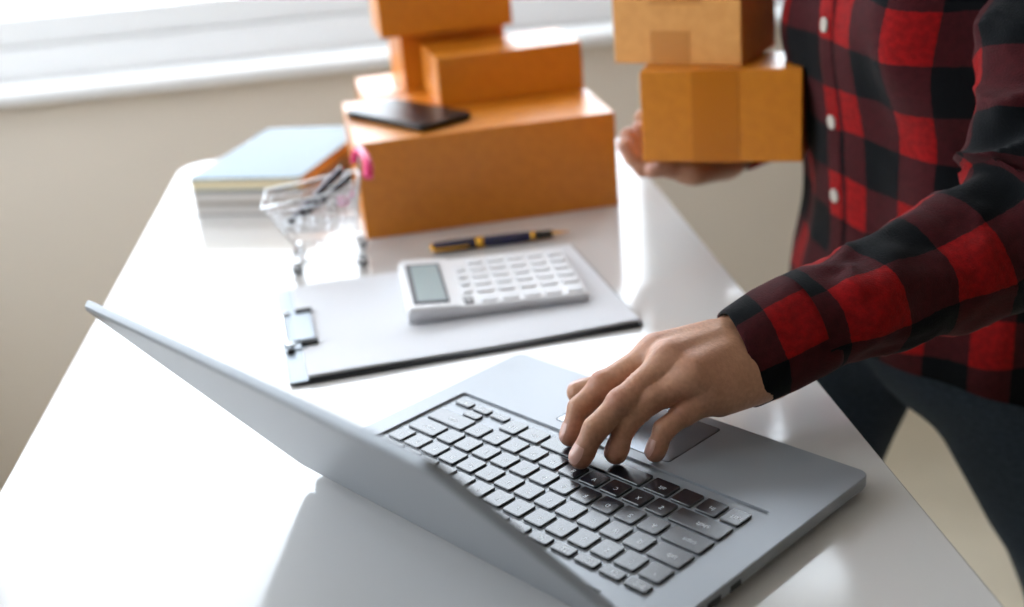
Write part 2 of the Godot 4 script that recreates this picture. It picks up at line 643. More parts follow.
# ---------------------------------------------------------------- laptop
func laptop() -> void:
	var t := thing("laptop", "open silver laptop on the white desk, typed on by a hand", "laptop")
	t.transform = Transform3D(Basis(Vector3(-0.61372, 0, -0.78953), Vector3.UP, Vector3(0.78953, 0, -0.61372)), Vector3(0.18212, TH, -0.62127))
	var U := 0.01905
	var V := 0.019
	var bx0 := -1.5 * U
	var bx1 := 15.62 * U
	var bz0 := -6.4 * V
	var bz1 := 5.07 * V
	var cx := (bx0 + bx1) / 2
	var cz := (bz0 + bz1) / 2
	var w := bx1 - bx0
	var d := bz1 - bz0
	var b := MB.new()
	b.plate(w, d, 0.0075, [[0.0025, 0.007], [0.006, 0.0015], [0.0090, 0.0], [0.0142, 0.0]], Vector3(cx, 0, cz), 6)
	obj("base_shell", b, mt.silver, t)
	# deck: a frame round the sunken key well
	var wx0 := -0.30 * U
	var wx1 := 14.68 * U
	var wz0 := -5.32 * V
	var wz1 := 0.92 * V
	b = MB.new()
	var o1 := MB.rr(w - 0.0012, d - 0.0012, 0.0069, 6, Vector3(cx, 0.0160, cz))
	var o0 := MB.rr(w, d, 0.0075, 6, Vector3(cx, 0.0154, cz))
	var o00 := MB.rr(w, d, 0.0075, 6, Vector3(cx, 0.0142, cz))
	var wc := Vector3((wx0 + wx1) / 2, 0.0160, (wz0 + wz1) / 2)
	var i1 := MB.rr(wx1 - wx0, wz1 - wz0, 0.003, 6, wc)
	var i0 := MB.rr(wx1 - wx0 - 0.001, wz1 - wz0 - 0.001, 0.003, 6, wc + Vector3(0, -0.0016, 0))
	b.grid([o00, o0])
	b.grid([o0, o1])
	b.grid([o1, i1], true, Vector3.UP)
	var inner := MB.new()
	inner.grid([i1, i0])
	for k in inner.n.size():
		inner.n[k] = -inner.n[k]
	var at := b.v.size()
	b.v.append_array(inner.v)
	b.n.append_array(inner.n)
	b.t.append_array(inner.t)
	for k in inner.i.size() / 3:
		b.i.append(at + inner.i[3 * k])
		b.i.append(at + inner.i[3 * k + 2])
		b.i.append(at + inner.i[3 * k + 1])
	obj("deck", b, mt.silver, t)
	# trackpad
	b = MB.new()
	b.plate(5.55 * U, 3.1 * V, 0.003, [[0.0150, 0.0], [0.0161, 0.0], [0.01625, 0.0003]], Vector3(7.18 * U, 0, 2.98 * V), 4)
	obj("trackpad", b, mt.trackpad, t)
	b = MB.new()
	var tr1 := MB.rr(5.55 * U + 0.0016, 3.1 * V + 0.0016, 0.0035, 4, Vector3(7.18 * U, 0.01604, 2.98 * V))
	var tr0 := MB.rr(5.55 * U, 3.1 * V, 0.003, 4, Vector3(7.18 * U, 0.01604, 2.98 * V))
	b.grid([tr1, tr0], true, Vector3.UP)
	obj("trackpad_gap", b, mt.port_dark, t)
	# keys: [left, right, row centre, height, legend]
	var keys := []
	var names := "esc f1 f2 f3 f4 f5 f6 f7 f8 f9 f10 f11 f12 del".split(" ")
	for k in 14:
		keys.append([k * 14.42 / 14.0, (k + 1) * 14.42 / 14.0, 4.84, 0.62, names[k]])
	names = "` 1 2 3 4 5 6 7 8 9 0 - =".split(" ")
	for k in 13:
		keys.append([float(k), k + 1.0, 4.0, 1.0, names[k]])
	keys.append([13.0, 14.42, 4.0, 1.0, "back"])
	keys.append([0.0, 1.5, 3.0, 1.0, "tab"])
	names = "Q W E R T Y U I O P [ ]".split(" ")
	for k in 12:
		keys.append([1.5 + k, 2.5 + k, 3.0, 1.0, names[k]])
	keys.append([13.5, 14.42, 3.0, 1.0, "\\"])
	keys.append([0.0, 1.75, 2.0, 1.0, "caps"])
	names = "A S D F G H J K L ; '".split(" ")
	for k in 11:
		keys.append([1.75 + k, 2.75 + k, 2.0, 1.0, names[k]])
	keys.append([12.75, 14.42, 2.0, 1.0, "enter"])
	keys.append([0.0, 2.25, 1.0, 1.0, "shift"])
	names = "Z X C V B N M , . /".split(" ")
	for k in 10:
		keys.append([2.25 + k, 3.25 + k, 1.0, 1.0, names[k]])
	keys.append([12.25, 14.42, 1.0, 1.0, "shift"])
	keys.append([0.0, 0.9, 0.0, 1.0, "ctrl"])
	keys.append([0.9, 1.92, 0.0, 1.0, "fn"])
	keys.append([1.92, 2.94, 0.0, 1.0, ""])
	keys.append([2.94, 4.14, 0.0, 1.0, "alt"])
	keys.append([4.14, 9.12, 0.0, 1.0, ""])
	keys.append([9.12, 10.32, 0.0, 1.0, "alt"])
	keys.append([10.32, 11.36, 0.0, 1.0, "ctrl"])
	keys.append([11.36, 12.38, -0.27, 0.46, "<"])
	keys.append([12.38, 13.40, 0.27, 0.46, "^"])
	keys.append([12.38, 13.40, -0.27, 0.46, "v"])
	keys.append([13.40, 14.42, -0.27, 0.46, ">"])
	var font := SystemFont.new()
	font.font_names = PackedStringArray(["Droid Sans"])
	var made := {}
	var texts := {}
	for k in keys:
		var kw: float = (k[1] - k[0]) * U - 0.0030
		var kd: float = k[3] * V - (0.0030 if k[3] > 0.5 else 0.0012)
		var id := "%.5f %.5f" % [kw, kd]
		if not made.has(id):
			var q := MB.new()
			q.plate(kw, kd, 0.0016, [[0.0, 0.0], [0.0015, 0.0], [0.0020, 0.0005]], Vector3.ZERO, 3)
			made[id] = q.mesh()
		var key := obj("key", made[id], mt.key_dark, t)
		key.position = Vector3((k[0] + k[1]) / 2 * U, 0.0142, -k[2] * V)
		if k[4] != "":
			if not texts.has(k[4]):
				var tm := TextMesh.new()
				tm.text = k[4]
				tm.font = font
				tm.font_size = 48
				tm.pixel_size = (0.0044 if k[4].length() == 1 else 0.0029) / 46.0
				tm.depth = 0.00006
				texts[k[4]] = tm
			var l := obj("legend", texts[k[4]], mt.legend_white, key)
			l.transform = Transform3D(Basis(Vector3.RIGHT, Vector3.FORWARD, Vector3.UP), Vector3(-kw * 0.08, 0.00203, -kd * 0.08))
	# ports on the edge by the escape key
	for q in [[2.42, 2.97], [3.43, 4.11]]:
		b = MB.new()
		b.box(Vector3(bx0 - 0.0004, 0.0072, -q[1] * V), Vector3(bx0 + 0.004, 0.0118, -q[0] * V), 0.0006)
		obj("port", b, mt.port_dark, t)
	for sx in [0.12, 0.88]:
		for sz in [0.1, 0.9]:
			b = MB.new()
			b.plate(0.03, 0.008, 0.003, [[0.0, 0.0005], [0.0005, 0.0], [0.003, 0.0]], Vector3(lerpf(bx0, bx1, sx), 0, lerpf(bz0, bz1, sz)), 3)
			obj("rubber_foot", b, mt.rubber, t)
	# hinge
	b = MB.new()
	b.tube([Vector3(bx0 + 0.03, 0.0125, bz0 + 0.003), Vector3(bx1 - 0.03, 0.0125, bz0 + 0.003)], 0.0042, 14)
	obj("hinge", b, mt.rubber, t)
	# vent slot in front of the hinge
	b = MB.new()
	b.box(Vector3(bx0 + 0.05, 0.0155, bz0 + 0.0085), Vector3(bx1 - 0.05, 0.01605, bz0 + 0.0115), 0.0004)
	obj("vent", b, mt.port_dark, t)
	# lid
	var an := deg_to_rad(128.0)
	var dir := Vector3(0, sin(an), cos(an))
	var bz := -dir
	b = MB.new()
	b.plate(w, 0.2165, 0.009, [[-0.0045, 0.0025], [-0.0030, 0.0006], [-0.001, 0.0], [0.0006, 0.0], [0.001, 0.0004]], Vector3(0, 0, -0.1082), 6)
	var lid := obj("lid", b, mt.silver, t)
	lid.transform = Transform3D(Basis(Vector3.RIGHT, bz.cross(Vector3.RIGHT), bz), Vector3(cx, 0.0125, bz0 - 0.001))
	b = MB.new()
	b.plate(w - 0.004, 0.2115, 0.007, [[0.0008, 0.0], [0.0014, 0.0], [0.0016, 0.0003]], Vector3(0, 0, -0.1085), 5)
	obj("bezel", b, mt.rubber, lid)
	b = MB.new()
	b.plate(w - 0.018, 0.188, 0.002, [[0.0015, 0.0], [0.0018, 0.0]], Vector3(0, 0, -0.1125), 3)
	obj("screen", b, mt.screen_black, lid)


# ---------------------------------------------------------------- boxes
func carton(label: String, group: String, w: float, h: float, d: float, at: Vector3, deg: float, seam := "x", pale := false, front_tape: Array = []) -> Node3D:
	var t := thing("cardboard_box", label, "box", at, deg_to_rad(deg), group)
	var k: Material = mt.kraft_pale if pale else mt.kraft
	var tp: Material = mt.tape_pale if pale else mt.tape
	var b := MB.new()
	b.plate(w, d, 0.002, [[0.0, 0.001], [0.001, 0.0], [h - 0.003, 0.0], [h - 0.0025, 0.0006]], Vector3(w / 2, 0, -d / 2), 3)
	obj("body", b, k, t)
	for s in [-1, 1]:
		b = MB.new()
		if seam == "x":
			b.plate(w - 0.0006, d / 2 - 0.001, 0.0015, [[h - 0.0027, 0.0], [h - 0.0008, 0.0], [h, 0.0007]], Vector3(w / 2, 0, -d / 2 + s * d / 4), 2)
		else:
			b.plate(w / 2 - 0.001, d - 0.0006, 0.0015, [[h - 0.0027, 0.0], [h - 0.0008, 0.0], [h, 0.0007]], Vector3(w / 2 + s * w / 4, 0, -d / 2), 2)
		obj("flap", b, k, t)
	b = MB.new()
	if seam == "x":
		b.box(Vector3(-0.0004, h - 0.0002, -d / 2 - 0.02), Vector3(w + 0.0004, h + 0.0003, -d / 2 + 0.02))
		b.box(Vector3(-0.0004, h - 0.035, -d / 2 - 0.02), Vector3(0.0002, h, -d / 2 + 0.02))
		b.box(Vector3(w - 0.0002, h - 0.035, -d / 2 - 0.02), Vector3(w + 0.0004, h, -d / 2 + 0.02))
	else:
		b.box(Vector3(w / 2 - 0.022, h - 0.0002, -d - 0.0004), Vector3(w / 2 + 0.022, h + 0.0003, 0.0004))
	obj("tape", b, tp, t)
	for f in front_tape:
		b = MB.new()
		b.box(Vector3(f[0], f[2], -0.0002), Vector3(f[1], f[3], 0.0005))
		obj("tape", b, tp, t)
	return t


func boxes() -> void:
	var G := "cardboard boxes stacked on the desk"
	carton("largest low cardboard box on the desk, carrying the phone", G, 0.298, 0.111, 0.238, Vector3(-0.0542, 0, -1.3119), 4.35)
	carton("cardboard box standing behind the largest box, under the two tallest-stacked boxes", G, 0.24, 0.110, 0.145, Vector3(-0.046, 0, -1.568), 4.35)
	carton("oblong cardboard box lying on the largest box beside the phone", G, 0.183, 0.0585, 0.118, Vector3(0.0505, 0.1113, -1.459), 6.7)
	carton("half-hidden cardboard box carrying the topmost box of the stack", G, 0.14, 0.0735, 0.11, Vector3(0.011, 0.1103, -1.588), 8.0)
	carton("topmost cardboard box of the stack, cut by the picture's top", G, 0.172, 0.085, 0.12, Vector3(-0.0125, 0.184, -1.56), 5.0)
	var K := "cardboard boxes held by the person"
	carton("darker cardboard box with wide tape, resting on the person's hand", K, 0.161, 0.0935, 0.088, Vector3(0.243, 0.09, -1.189), -23.5, "z", false, [[0.052, 0.099, 0.0, 0.0935]])
	carton("paler cardboard box held against the shirt, on top of another", K, 0.139, 0.095, 0.105, Vector3(0.229, 0.184, -1.245), -36.0, "z", true, [[0.042, 0.084, 0.0, 0.034], [0.042, 0.098, 0.060, 0.095]])


# ---------------------------------------------------------------- things on the desk
func books() -> void:
	var specs := [
		["pale grey notebook at the bottom of the stack", 0.0155, mt.book_grey, mt.pages_grey, 0.158, 0.25, 0.0],
		["taupe notebook in the middle of the stack", 0.0155, mt.book_taupe, mt.pages_grey, 0.155, 0.25, 0.6],
		["pale blue notebook with cream pages on top of the stack", 0.0175, mt.book_blue, mt.pages_cream, 0.152, 0.255, 0.0]]
	var y := 0.0
	for s in specs:
		var w: float = s[4]
		var d: float = s[5]
		var h: float = s[1]
		var t := thing("notebook", s[0], "notebook", Vector3(-0.272, y, -1.487), deg_to_rad(-19.0 + s[6]), "notebooks stacked beside the boxes")
		for k in 2:
			var b := MB.new()
			b.plate(w, d, 0.006, [[k * (h - 0.0022), 0.0004], [k * (h - 0.0022) + 0.0005, 0.0], [k * (h - 0.0022) + 0.0016, 0.0], [k * (h - 0.0022) + 0.0021, 0.0004]], Vector3(w / 2, 0, -d / 2), 4)
			obj("cover", b, s[2], t)
		var pgs := MB.new()
		pgs.plate(w - 0.006, d - 0.005, 0.003, [[0.0021, 0.0], [h - 0.0022, 0.0]], Vector3(w / 2 - 0.002, 0, -d / 2), 3)
		obj("pages", pgs, s[3], t)
		if s[2] == mt.book_blue:
			var sp := MB.new()
			sp.box(Vector3(w - 0.0045, 0.0021, -d + 0.002), Vector3(w, h - 0.0022, -0.002), 0.0008)
			obj("spine", sp, mt.spine_kraft, t)
		y += h + 0.0002


func phone() -> void:
	var t := thing("smartphone", "black smartphone lying face up on the largest cardboard box", "phone", Vector3(0.0085, 0.1115, -1.416), deg_to_rad(-54.3))
	var b := MB.new()
	b.plate(0.157, 0.0775, 0.011, [[0.0, 0.003], [0.001, 0.001], [0.003, 0.0], [0.0062, 0.0], [0.0078, 0.0012]], Vector3.ZERO, 6)
	obj("case", b, mt.phone_case, t)
	b = MB.new()
	b.plate(0.153, 0.0735, 0.009, [[0.0076, 0.0], [0.0081, 0.0], [0.0084, 0.0006]], Vector3.ZERO, 6)
	obj("screen", b, mt.phone_glass, t)
	b = MB.new()
	b.box(Vector3(-0.03, 0.0035, -0.0392), Vector3(-0.008, 0.0055, -0.0383), 0.0003)
	obj("side_button", b, mt.phone_case, t)
	b = MB.new()
	b.plate(0.0022, 0.012, 0.001, [[0.0083, 0.0], [0.00855, 0.0]], Vector3(-0.0715, 0, 0), 3)
	obj("earpiece", b, mt.calc_rim, t)


func clipboard() -> void:
	var yaw := atan2(0.0375, 0.3128)
	var t := thing("clipboard", "dark clipboard with a metal clip, lying between laptop and cardboard boxes", "clipboard", Vector3(-0.119, 0, -0.935), yaw)
	var b := MB.new()
	b.plate(0.315, 0.237, 0.006, [[0.0, 0.0003], [0.0004, 0.0], [0.0028, 0.0], [0.0032, 0.0004]], Vector3(0.1575, 0, -0.1185), 4)
	obj("board", b, mt.board_dark, t)
	b = MB.new()
	b.box(Vector3(0.0005, 0.0031, -0.2355), Vector3(0.017, 0.0037, -0.0015), 0.0002)
	obj("edge_strip", b, mt.clip_plate, t)
	# clip: hinge plate, jaw plate and wire lever
	b = MB.new()
	b.box(Vector3(0.004, 0.0036, -0.168), Vector3(0.020, 0.0050, -0.070), 0.0004)
	obj("clip_base", b, mt.clip_plate, t)
	b = MB.new()
	b.plate(0.020, 0.066, 0.002, [[0.0056, 0.0], [0.0066, 0.0], [0.0070, 0.0004]], Vector3(0.0195, 0, -0.119), 3)
	obj("clip_jaw", b, mt.clip_plate, t)
	for z in [-0.079, -0.158]:
		b = MB.new()
		b.box(Vector3(0.015, 0.0045, z - 0.0042), Vector3(0.031, 0.0085, z + 0.0042), 0.0012)
		obj("grip_pad", b, mt.rubber, t)
	b = MB.new()
	b.tube([Vector3(0.010, 0.0058, -0.160), Vector3(0.004, 0.0066, -0.158), Vector3(0.0022, 0.0068, -0.152), Vector3(0.0022, 0.0068, -0.086), Vector3(0.004, 0.0066, -0.080), Vector3(0.010, 0.0058, -0.078)], 0.0014, 8)
	obj("lever", b, mt.chrome, t)
	b = MB.new()
	b.round_lathe([[0.0, 0.0036], [0.0034, 0.0036], [0.0040, 0.0056], [0.0030, 0.0078], [0.0, 0.0084]], 14, Transform3D(Basis(), Vector3(0.0055, 0, -0.0655)))
	obj("rivet", b, mt.rubber, t)
	# sheets of paper under the clip
	var s := thing("paper_stack", "white paper sheets clipped on the clipboard under the calculator", "paper", Vector3(-0.119, 0.0033, -0.935), yaw)
	for k in 3:
		b = MB.new()
		var rws := []
		for r in 13:
			var row := PackedVector3Array()
			for q in 17:
				var x := 0.0155 + k * 0.0004 + 0.2965 * q / 16.0
				var z := -0.0035 - 0.0006 * k - 0.2295 * r / 12.0
				var lift := 0.0003 + 0.0004 * k
				lift += 0.0024 * pow(maxf(0.0, 1.0 - r / 3.0), 2.0) * (0.6 + 0.4 * sin(q * 0.4 + 1.0)) * (0.6 + 0.2 * k)
				row.append(Vector3(x, lift, z))
			rws.append(row)
		b.grid(rws, false, Vector3.UP)
		var low := []
		for r in rws:
			var row := PackedVector3Array()
			for p in r:
				row.append(p - Vector3(0, 0.00025, 0))
			low.append(row)
		b.grid(low, false, Vector3.DOWN)
		b.grid([rws[0], low[0]], false, Vector3.BACK)
		b.grid([rws[12], low[12]], false, Vector3.FORWARD)
		obj("sheet", b, mt.paper, s)


func calculator() -> void:
	# local x runs along the calculator from the display to the far end, z towards the viewer
	var t := thing("calculator", "white desktop calculator lying on the clipped paper", "calculator", Vector3(-0.0145, 0.0048, -1.0265), deg_to_rad(2.6))
	var L := 0.170
	var D := 0.138
	var b := MB.new()
	# body: a wedge with a raised display end
	var prof := [[0.0, 0.013], [0.004, 0.0175], [0.046, 0.0145], [0.052, 0.0125], [0.166, 0.0095], [0.170, 0.006]]
	var rows := []
	for pr in prof:
		var x: float = pr[0]
		var y: float = pr[1]
		var e := 0.003 if (x == 0.0 or x == 0.17) else 0.0
		rows.append(PackedVector3Array([Vector3(x, 0.0005, -0.003 - e), Vector3(x, y - 0.0018, -0.0008 - e), Vector3(x, y - 0.0005, -0.0015 - e), Vector3(x, y, -0.0035 - e), Vector3(x, y, -D + 0.0035 + e), Vector3(x, y - 0.0005, -D + 0.0015 + e), Vector3(x, y - 0.0018, -D + 0.0008 + e), Vector3(x, 0.0005, -D + 0.003 + e), Vector3(x, 0.0005, -0.003 - e)]))
	b.grid(rows)
	b.cap(rows[0], Vector3.LEFT)
	b.cap(rows[-1], Vector3.RIGHT)
	obj("body", b, mt.calc_white, t)
	var sl := atan2(0.003, 0.042)
	b = MB.new()
	b.plate(0.034, 0.110, 0.002, [[0.0, 0.0], [0.0006, 0.0], [0.0010, 0.0004]], Vector3.ZERO, 3)
	var rim := obj("display_rim", b, mt.calc_rim, t)
	rim.transform = Transform3D(Basis(Vector3.BACK, -sl), Vector3(0.0235, 0.0161, -D / 2 + 0.004))
	b = MB.new()
	b.plate(0.027, 0.098, 0.001, [[0.0008, 0.0], [0.0013, 0.0]], Vector3(0.001, 0, 0), 3)
	obj("display", b, mt.calc_screen, rim)
	var ks := atan2(0.003, 0.114)
	var km := MB.new()
	km.plate(0.0165, 0.0145, 0.003, [[0.0, 0.0], [0.0014, 0.0], [0.0021, 0.0007]], Vector3.ZERO, 4)
	var wide := km.mesh()
	km = MB.new()
	km.plate(0.0095, 0.0110, 0.0025, [[0.0, 0.0], [0.0018, 0.0], [0.0025, 0.0007]], Vector3.ZERO, 4)
	var small := km.mesh()
	for r in 6:
		for q in 5:
			var x := 0.0765 + q * 0.0205
			var z := -0.0135 - r * 0.0205 - (0.004 if r > 0 else 0.0)
			if z < -D + 0.01:
				continue
			var k := obj("button", wide, mt.calc_key, t)
			k.transform = Transform3D(Basis(Vector3.BACK, -ks), Vector3(x, 0.0122 - (x - 0.052) * 0.0263, z))
		if r < 5 and r > 0:
			var k := obj("button", small, mt.calc_key, t)
			k.transform = Transform3D(Basis(Vector3.BACK, -ks), Vector3(0.0595, 0.0120, -0.0135 - r * 0.0205 - 0.004))
	b = MB.new()
	b.box(Vector3(0.0535, 0.0120, -0.0225), Vector3(0.0625, 0.0131, -0.006), 0.0006)
	var sw := obj("switch", b, mt.port_dark, t)
	b = MB.new()
	b.box(Vector3(0.0555, 0.0129, -0.0150), Vector3(0.0605, 0.0144, -0.0105), 0.0005)
	obj("switch_knob", b, mt.calc_key, sw)


func pen() -> void:
	var a := Vector3(0.015, 0.0, -1.2385)
	var t := thing("fountain_pen", "navy blue fountain pen with gold trim before the largest box", "pen", a, deg_to_rad(0.5))
	# the axis runs along local x at the height of the barrel's radius
	var ax := Transform3D(Basis(Vector3(0, -1, 0), Vector3(1, 0, 0), Vector3(0, 0, 1)), Vector3(0, 0.0066, 0))
	var put := func(called: String, prof: Array, m: Material) -> void:
		var b := MB.new()
		b.round_lathe(prof, 20, ax)
		obj(called, b, m, t)
	put.call("cap_end", [[0.0, 0.0], [0.0034, 0.0003], [0.0047, 0.0018], [0.0050, 0.0045], [0.0, 0.0046]], mt.gold)
	put.call("cap", [[0.0, 0.0044], [0.0050, 0.0045], [0.0060, 0.020], [0.0064, 0.0505], [0.0, 0.0506]], mt.pen_navy)
	put.call("cap_band", [[0.0, 0.0500], [0.0066, 0.0500], [0.0068, 0.0530], [0.0068, 0.0575], [0.0062, 0.0590], [0.0, 0.0591]], mt.gold)
	put.call("barrel", [[0.0, 0.0588], [0.0060, 0.0588], [0.0062, 0.075], [0.0056, 0.1120], [0.0, 0.1121]], mt.pen_navy)
	put.call("barrel_band", [[0.0, 0.1110], [0.0057, 0.1110], [0.0057, 0.1150], [0.0, 0.1151]], mt.gold)
	put.call("grip", [[0.0, 0.1148], [0.0052, 0.1148], [0.0043, 0.1310], [0.0048, 0.1340], [0.0, 0.1341]], mt.pen_black)
	var b := MB.new()
	var rows := []
	for k in 9:
		var f := k / 8.0
		var row := PackedVector3Array()
		var hw := 0.0037 * (1.0 - pow(f, 1.6)) + 0.0002
		for q in 7:
			var s := (q - 3) / 3.0
			row.append(Vector3(0.1338 + 0.021 * f, 0.0066 + 0.0036 - 0.0030 * s * s * (1.0 - f) - 0.0030 * f, hw * s))
		rows.append(row)
	b.grid(rows, false, Vector3.UP)
	var low := []
	for r in rows:
		var row := PackedVector3Array()
		for p in r:
			row.append(p - Vector3(0, 0.0007, 0))
		low.append(row)
	b.grid(low, false, Vector3.DOWN)
	obj("nib", b, mt.gold, t)
	b = MB.new()
	b.tube([Vector3(0.002, 0.0066, 0.0045), Vector3(0.004, 0.0062, 0.0078), Vector3(0.012, 0.0062, 0.0088), Vector3(0.036, 0.0062, 0.0082), Vector3(0.041, 0.0062, 0.0072)], [0.0013, 0.0015, 0.0015, 0.0013, 0.0016], 8)
	obj("pocket_clip", b, mt.gold, t)


func cart() -> void:
	# a toy shopping cart: local x runs from the nose to the handle, z towards the viewer
	var t := thing("toy_shopping_cart", "miniature chrome shopping cart with a pink handle on the desk", "toy cart", Vector3(-0.150, 0, -1.252), deg_to_rad(1.0))
	var W := 0.034
	var wire := 0.00075
	var bar := 0.0013
	# basket corners: nose low, handle side high
	var A0 := Vector3(0.012, 0.046, 0)   # bottom nose
	var A1 := Vector3(0.090, 0.040, 0)   # bottom handle side
	var T0 := Vector3(-0.004, 0.078, 0)  # rim nose
	var T1 := Vector3(0.098, 0.088, 0)   # rim handle side
	var b := MB.new()
	var zb := W * 0.72
	for s in [-1, 1]:
		var zt: float = s * W
		for k in 13:
			var f := k / 12.0
			b.tube([A0.lerp(A1, f) + Vector3(0, 0, s * zb), T0.lerp(T1, f) + Vector3(0, 0, zt)], wire, 5, false)
		for k in 4:
			var f := k / 4.0
			var p0 := A0.lerp(T0, f) + Vector3(0, 0, lerpf(s * zb, zt, f))
			var p1 := A1.lerp(T1, f) + Vector3(0, 0, lerpf(s * zb, zt, f))
			b.tube([p0, p1], wire, 5, false)
	for k in 8:
		var f := -1.0 + 2.0 * k / 7.0
		b.tube([T0 + Vector3(0, 0, f * W), A0 + Vector3(0, 0, f * zb), A1 + Vector3(0, 0, f * zb), T1 + Vector3(0, 0, f * W)], wire, 5, false)
	for k in 6:
		var f := k / 5.0
		b.tube([A0.lerp(A1, f) + Vector3(0, 0, -zb), A0.lerp(A1, f) + Vector3(0, 0, zb)], wire, 5, false)
	for k in range(1, 4):
		var f := k / 4.0
		b.tube([A0.lerp(T0, f) + Vector3(0, 0, -lerpf(zb, W, f)), A0.lerp(T0, f) + Vector3(0, 0, lerpf(zb, W, f))], wire, 5, false)
		b.tube([A1.lerp(T1, f) + Vector3(0, 0, -lerpf(zb, W, f)), A1.lerp(T1, f) + Vector3(0, 0, lerpf(zb, W, f))], wire, 5, false)
	obj("basket", b, mt.chrome, t)
	b = MB.new()
	b.tube([T1 + Vector3(0, 0, -W), T0 + Vector3(0, 0, -W), T0 + Vector3(0, 0, W), T1 + Vector3(0, 0, W), T1 + Vector3(0, 0, -W)], bar * 1.2, 7)
	obj("rim", b, mt.chrome, t)
	for s in [-1, 1]:
		b = MB.new()
		var z: float = s * (W - 0.003)
		b.tube([Vector3(0.101, 0.104, z), Vector3(0.098, 0.088, z), Vector3(0.092, 0.060, z), Vector3(0.088, 0.030, z), Vector3(0.094, 0.015, z), Vector3(0.070, 0.013, z), Vector3(0.030, 0.013, z), Vector3(0.018, 0.015, z), Vector3(0.024, 0.032, z), Vector3(0.012, 0.046, s * zb)], bar, 7)
		obj("side_frame", b, mt.chrome, t)
	b = MB.new()
	for x in [0.025, 0.045, 0.065, 0.085]:
		b.tube([Vector3(x, 0.013, -W + 0.003), Vector3(x, 0.013, W - 0.003)], wire, 5)
	obj("bottom_rack", b, mt.chrome, t)
	b = MB.new()
	b.tube([Vector3(0.094, 0.098, -W + 0.003), Vector3(0.098, 0.110, -W + 0.004), Vector3(0.103, 0.115, -W * 0.6), Vector3(0.109, 0.113, W * 0.3), Vector3(0.1105, 0.108, W * 0.8), Vector3(0.109, 0.098, W + 0.002)], [0.0036, 0.0042, 0.0046, 0.0050, 0.0054, 0.0054], 10)
	obj("handle", b, mt.pink, t)
	b = MB.new()
	b.plate(0.010, 0.030, 0.002, [[0.0, 0.0003], [0.0004, 0.0], [0.0016, 0.0], [0.002, 0.0003]], Vector3.ZERO, 3)
	var seat := obj("seat_flap", b, mt.pink_pale, t)
	seat.transform = Transform3D(Basis(Vector3.BACK, deg_to_rad(62)), Vector3(0.089, 0.072, 0))
	for x in [0.022, 0.092]:
		for s in [-1, 1]:
			b = MB.new()
			b.round_lathe([[0.0, -0.0022], [0.0050, -0.0022], [0.0058, -0.0014], [0.0058, 0.0014], [0.0050, 0.0022], [0.0, 0.0022]], 16, Transform3D(Basis(Vector3.RIGHT, PI / 2), Vector3(x, 0.0058, s * (W - 0.003))))
			var wh := obj("wheel", b, mt.wheel_grey, t)
			b = MB.new()
			b.box(Vector3(x - 0.003, 0.0055, s * (W - 0.003) - 0.0034), Vector3(x + 0.003, 0.0150, s * (W - 0.003) - 0.0024), 0.0003)
			b.box(Vector3(x - 0.003, 0.0055, s * (W - 0.003) + 0.0024), Vector3(x + 0.003, 0.0150, s * (W - 0.003) + 0.0034), 0.0003)
			b.box(Vector3(x - 0.003, 0.0128, s * (W - 0.003) - 0.0034), Vector3(x + 0.003, 0.0150, s * (W - 0.003) + 0.0034), 0.0003)
			obj("fork", b, mt.chrome, wh)
	# what lies in it
	var o := Vector3(-0.150, 0, -1.252)
	for k in 2:
		var st := thing("stick", ["dark plum stick with a lilac stripe leaning in the toy cart", "thinner dark stick leaning low in the toy cart"][k], "stick", o + Vector3(0.020 + 0.012 * k, 0.052, 0.010 - 0.018 * k), 0.0, "small things in the toy cart")
		st.basis = Basis(Vector3.BACK, deg_to_rad(40 - 6 * k))
		b = MB.new()
		b.box(Vector3(0, -0.003, -0.006 + 0.002 * k), Vector3(0.082 - 0.012 * k, 0.003, 0.006 - 0.002 * k), 0.0012)
		obj("shaft", b, mt.plum, st)
		if k == 0:
			b = MB.new()
			b.box(Vector3(0.006, 0.0028, -0.0018), Vector3(0.079, 0.0035, 0.0018), 0.0004)
			obj("stripe", b, mt.lilac, st)
	var balls := [["small white ball lying in the toy cart", Vector3(0.066, 0.066, 0.012), 0.0065, mt.bead_white], ["small pink ball lying by the toy cart's seat flap", Vector3(0.078, 0.064, -0.006), 0.006, mt.pink_pale]]
	for q in balls:
		b = MB.new()
		var prof := []
		for k in 11:
			var an := PI * k / 10.0
			var rr2: float = q[2] * (1.0 + 0.05 * sin(k * 2.3))
			prof.append([sin(an) * rr2, -cos(an) * rr2])
		b.round_lathe(prof, 16)
		var ball := obj("ball", b, q[3])
		ball.position = o + q[1] + Vector3(0, TH, 0)
		tag(ball, q[0], "ball", "small things in the toy cart")


# ---------------------------------------------------------------- the person
const PSI := 0.105
var fw := Vector3(-cos(PSI), 0, sin(PSI))     # where the chest points
var lf := Vector3(sin(PSI), 0, cos(PSI))      # towards the person's left
var cen := Vector3(0.5340, 0, -1.093)         # the trunk's axis


func spline(pts: Array, n: int) -> Array:
	var c := Curve3D.new()
	for k in pts.size():
		var p: Vector3 = pts[k]
		var d := Vector3.ZERO
		if k > 0 and k < pts.size() - 1:
			d = (pts[k + 1] - pts[k - 1]) / 6.0
		elif k == 0:
			d = (pts[1] - p) / 3.0
		else:
			d = (p - pts[k - 1]) / 3.0
		c.add_point(p, -d, d)
	c.bake_interval = 0.002
	var o := []
	for k in n + 1:
		o.append(c.sample_baked(c.get_baked_length() * k / n, true))
	return o


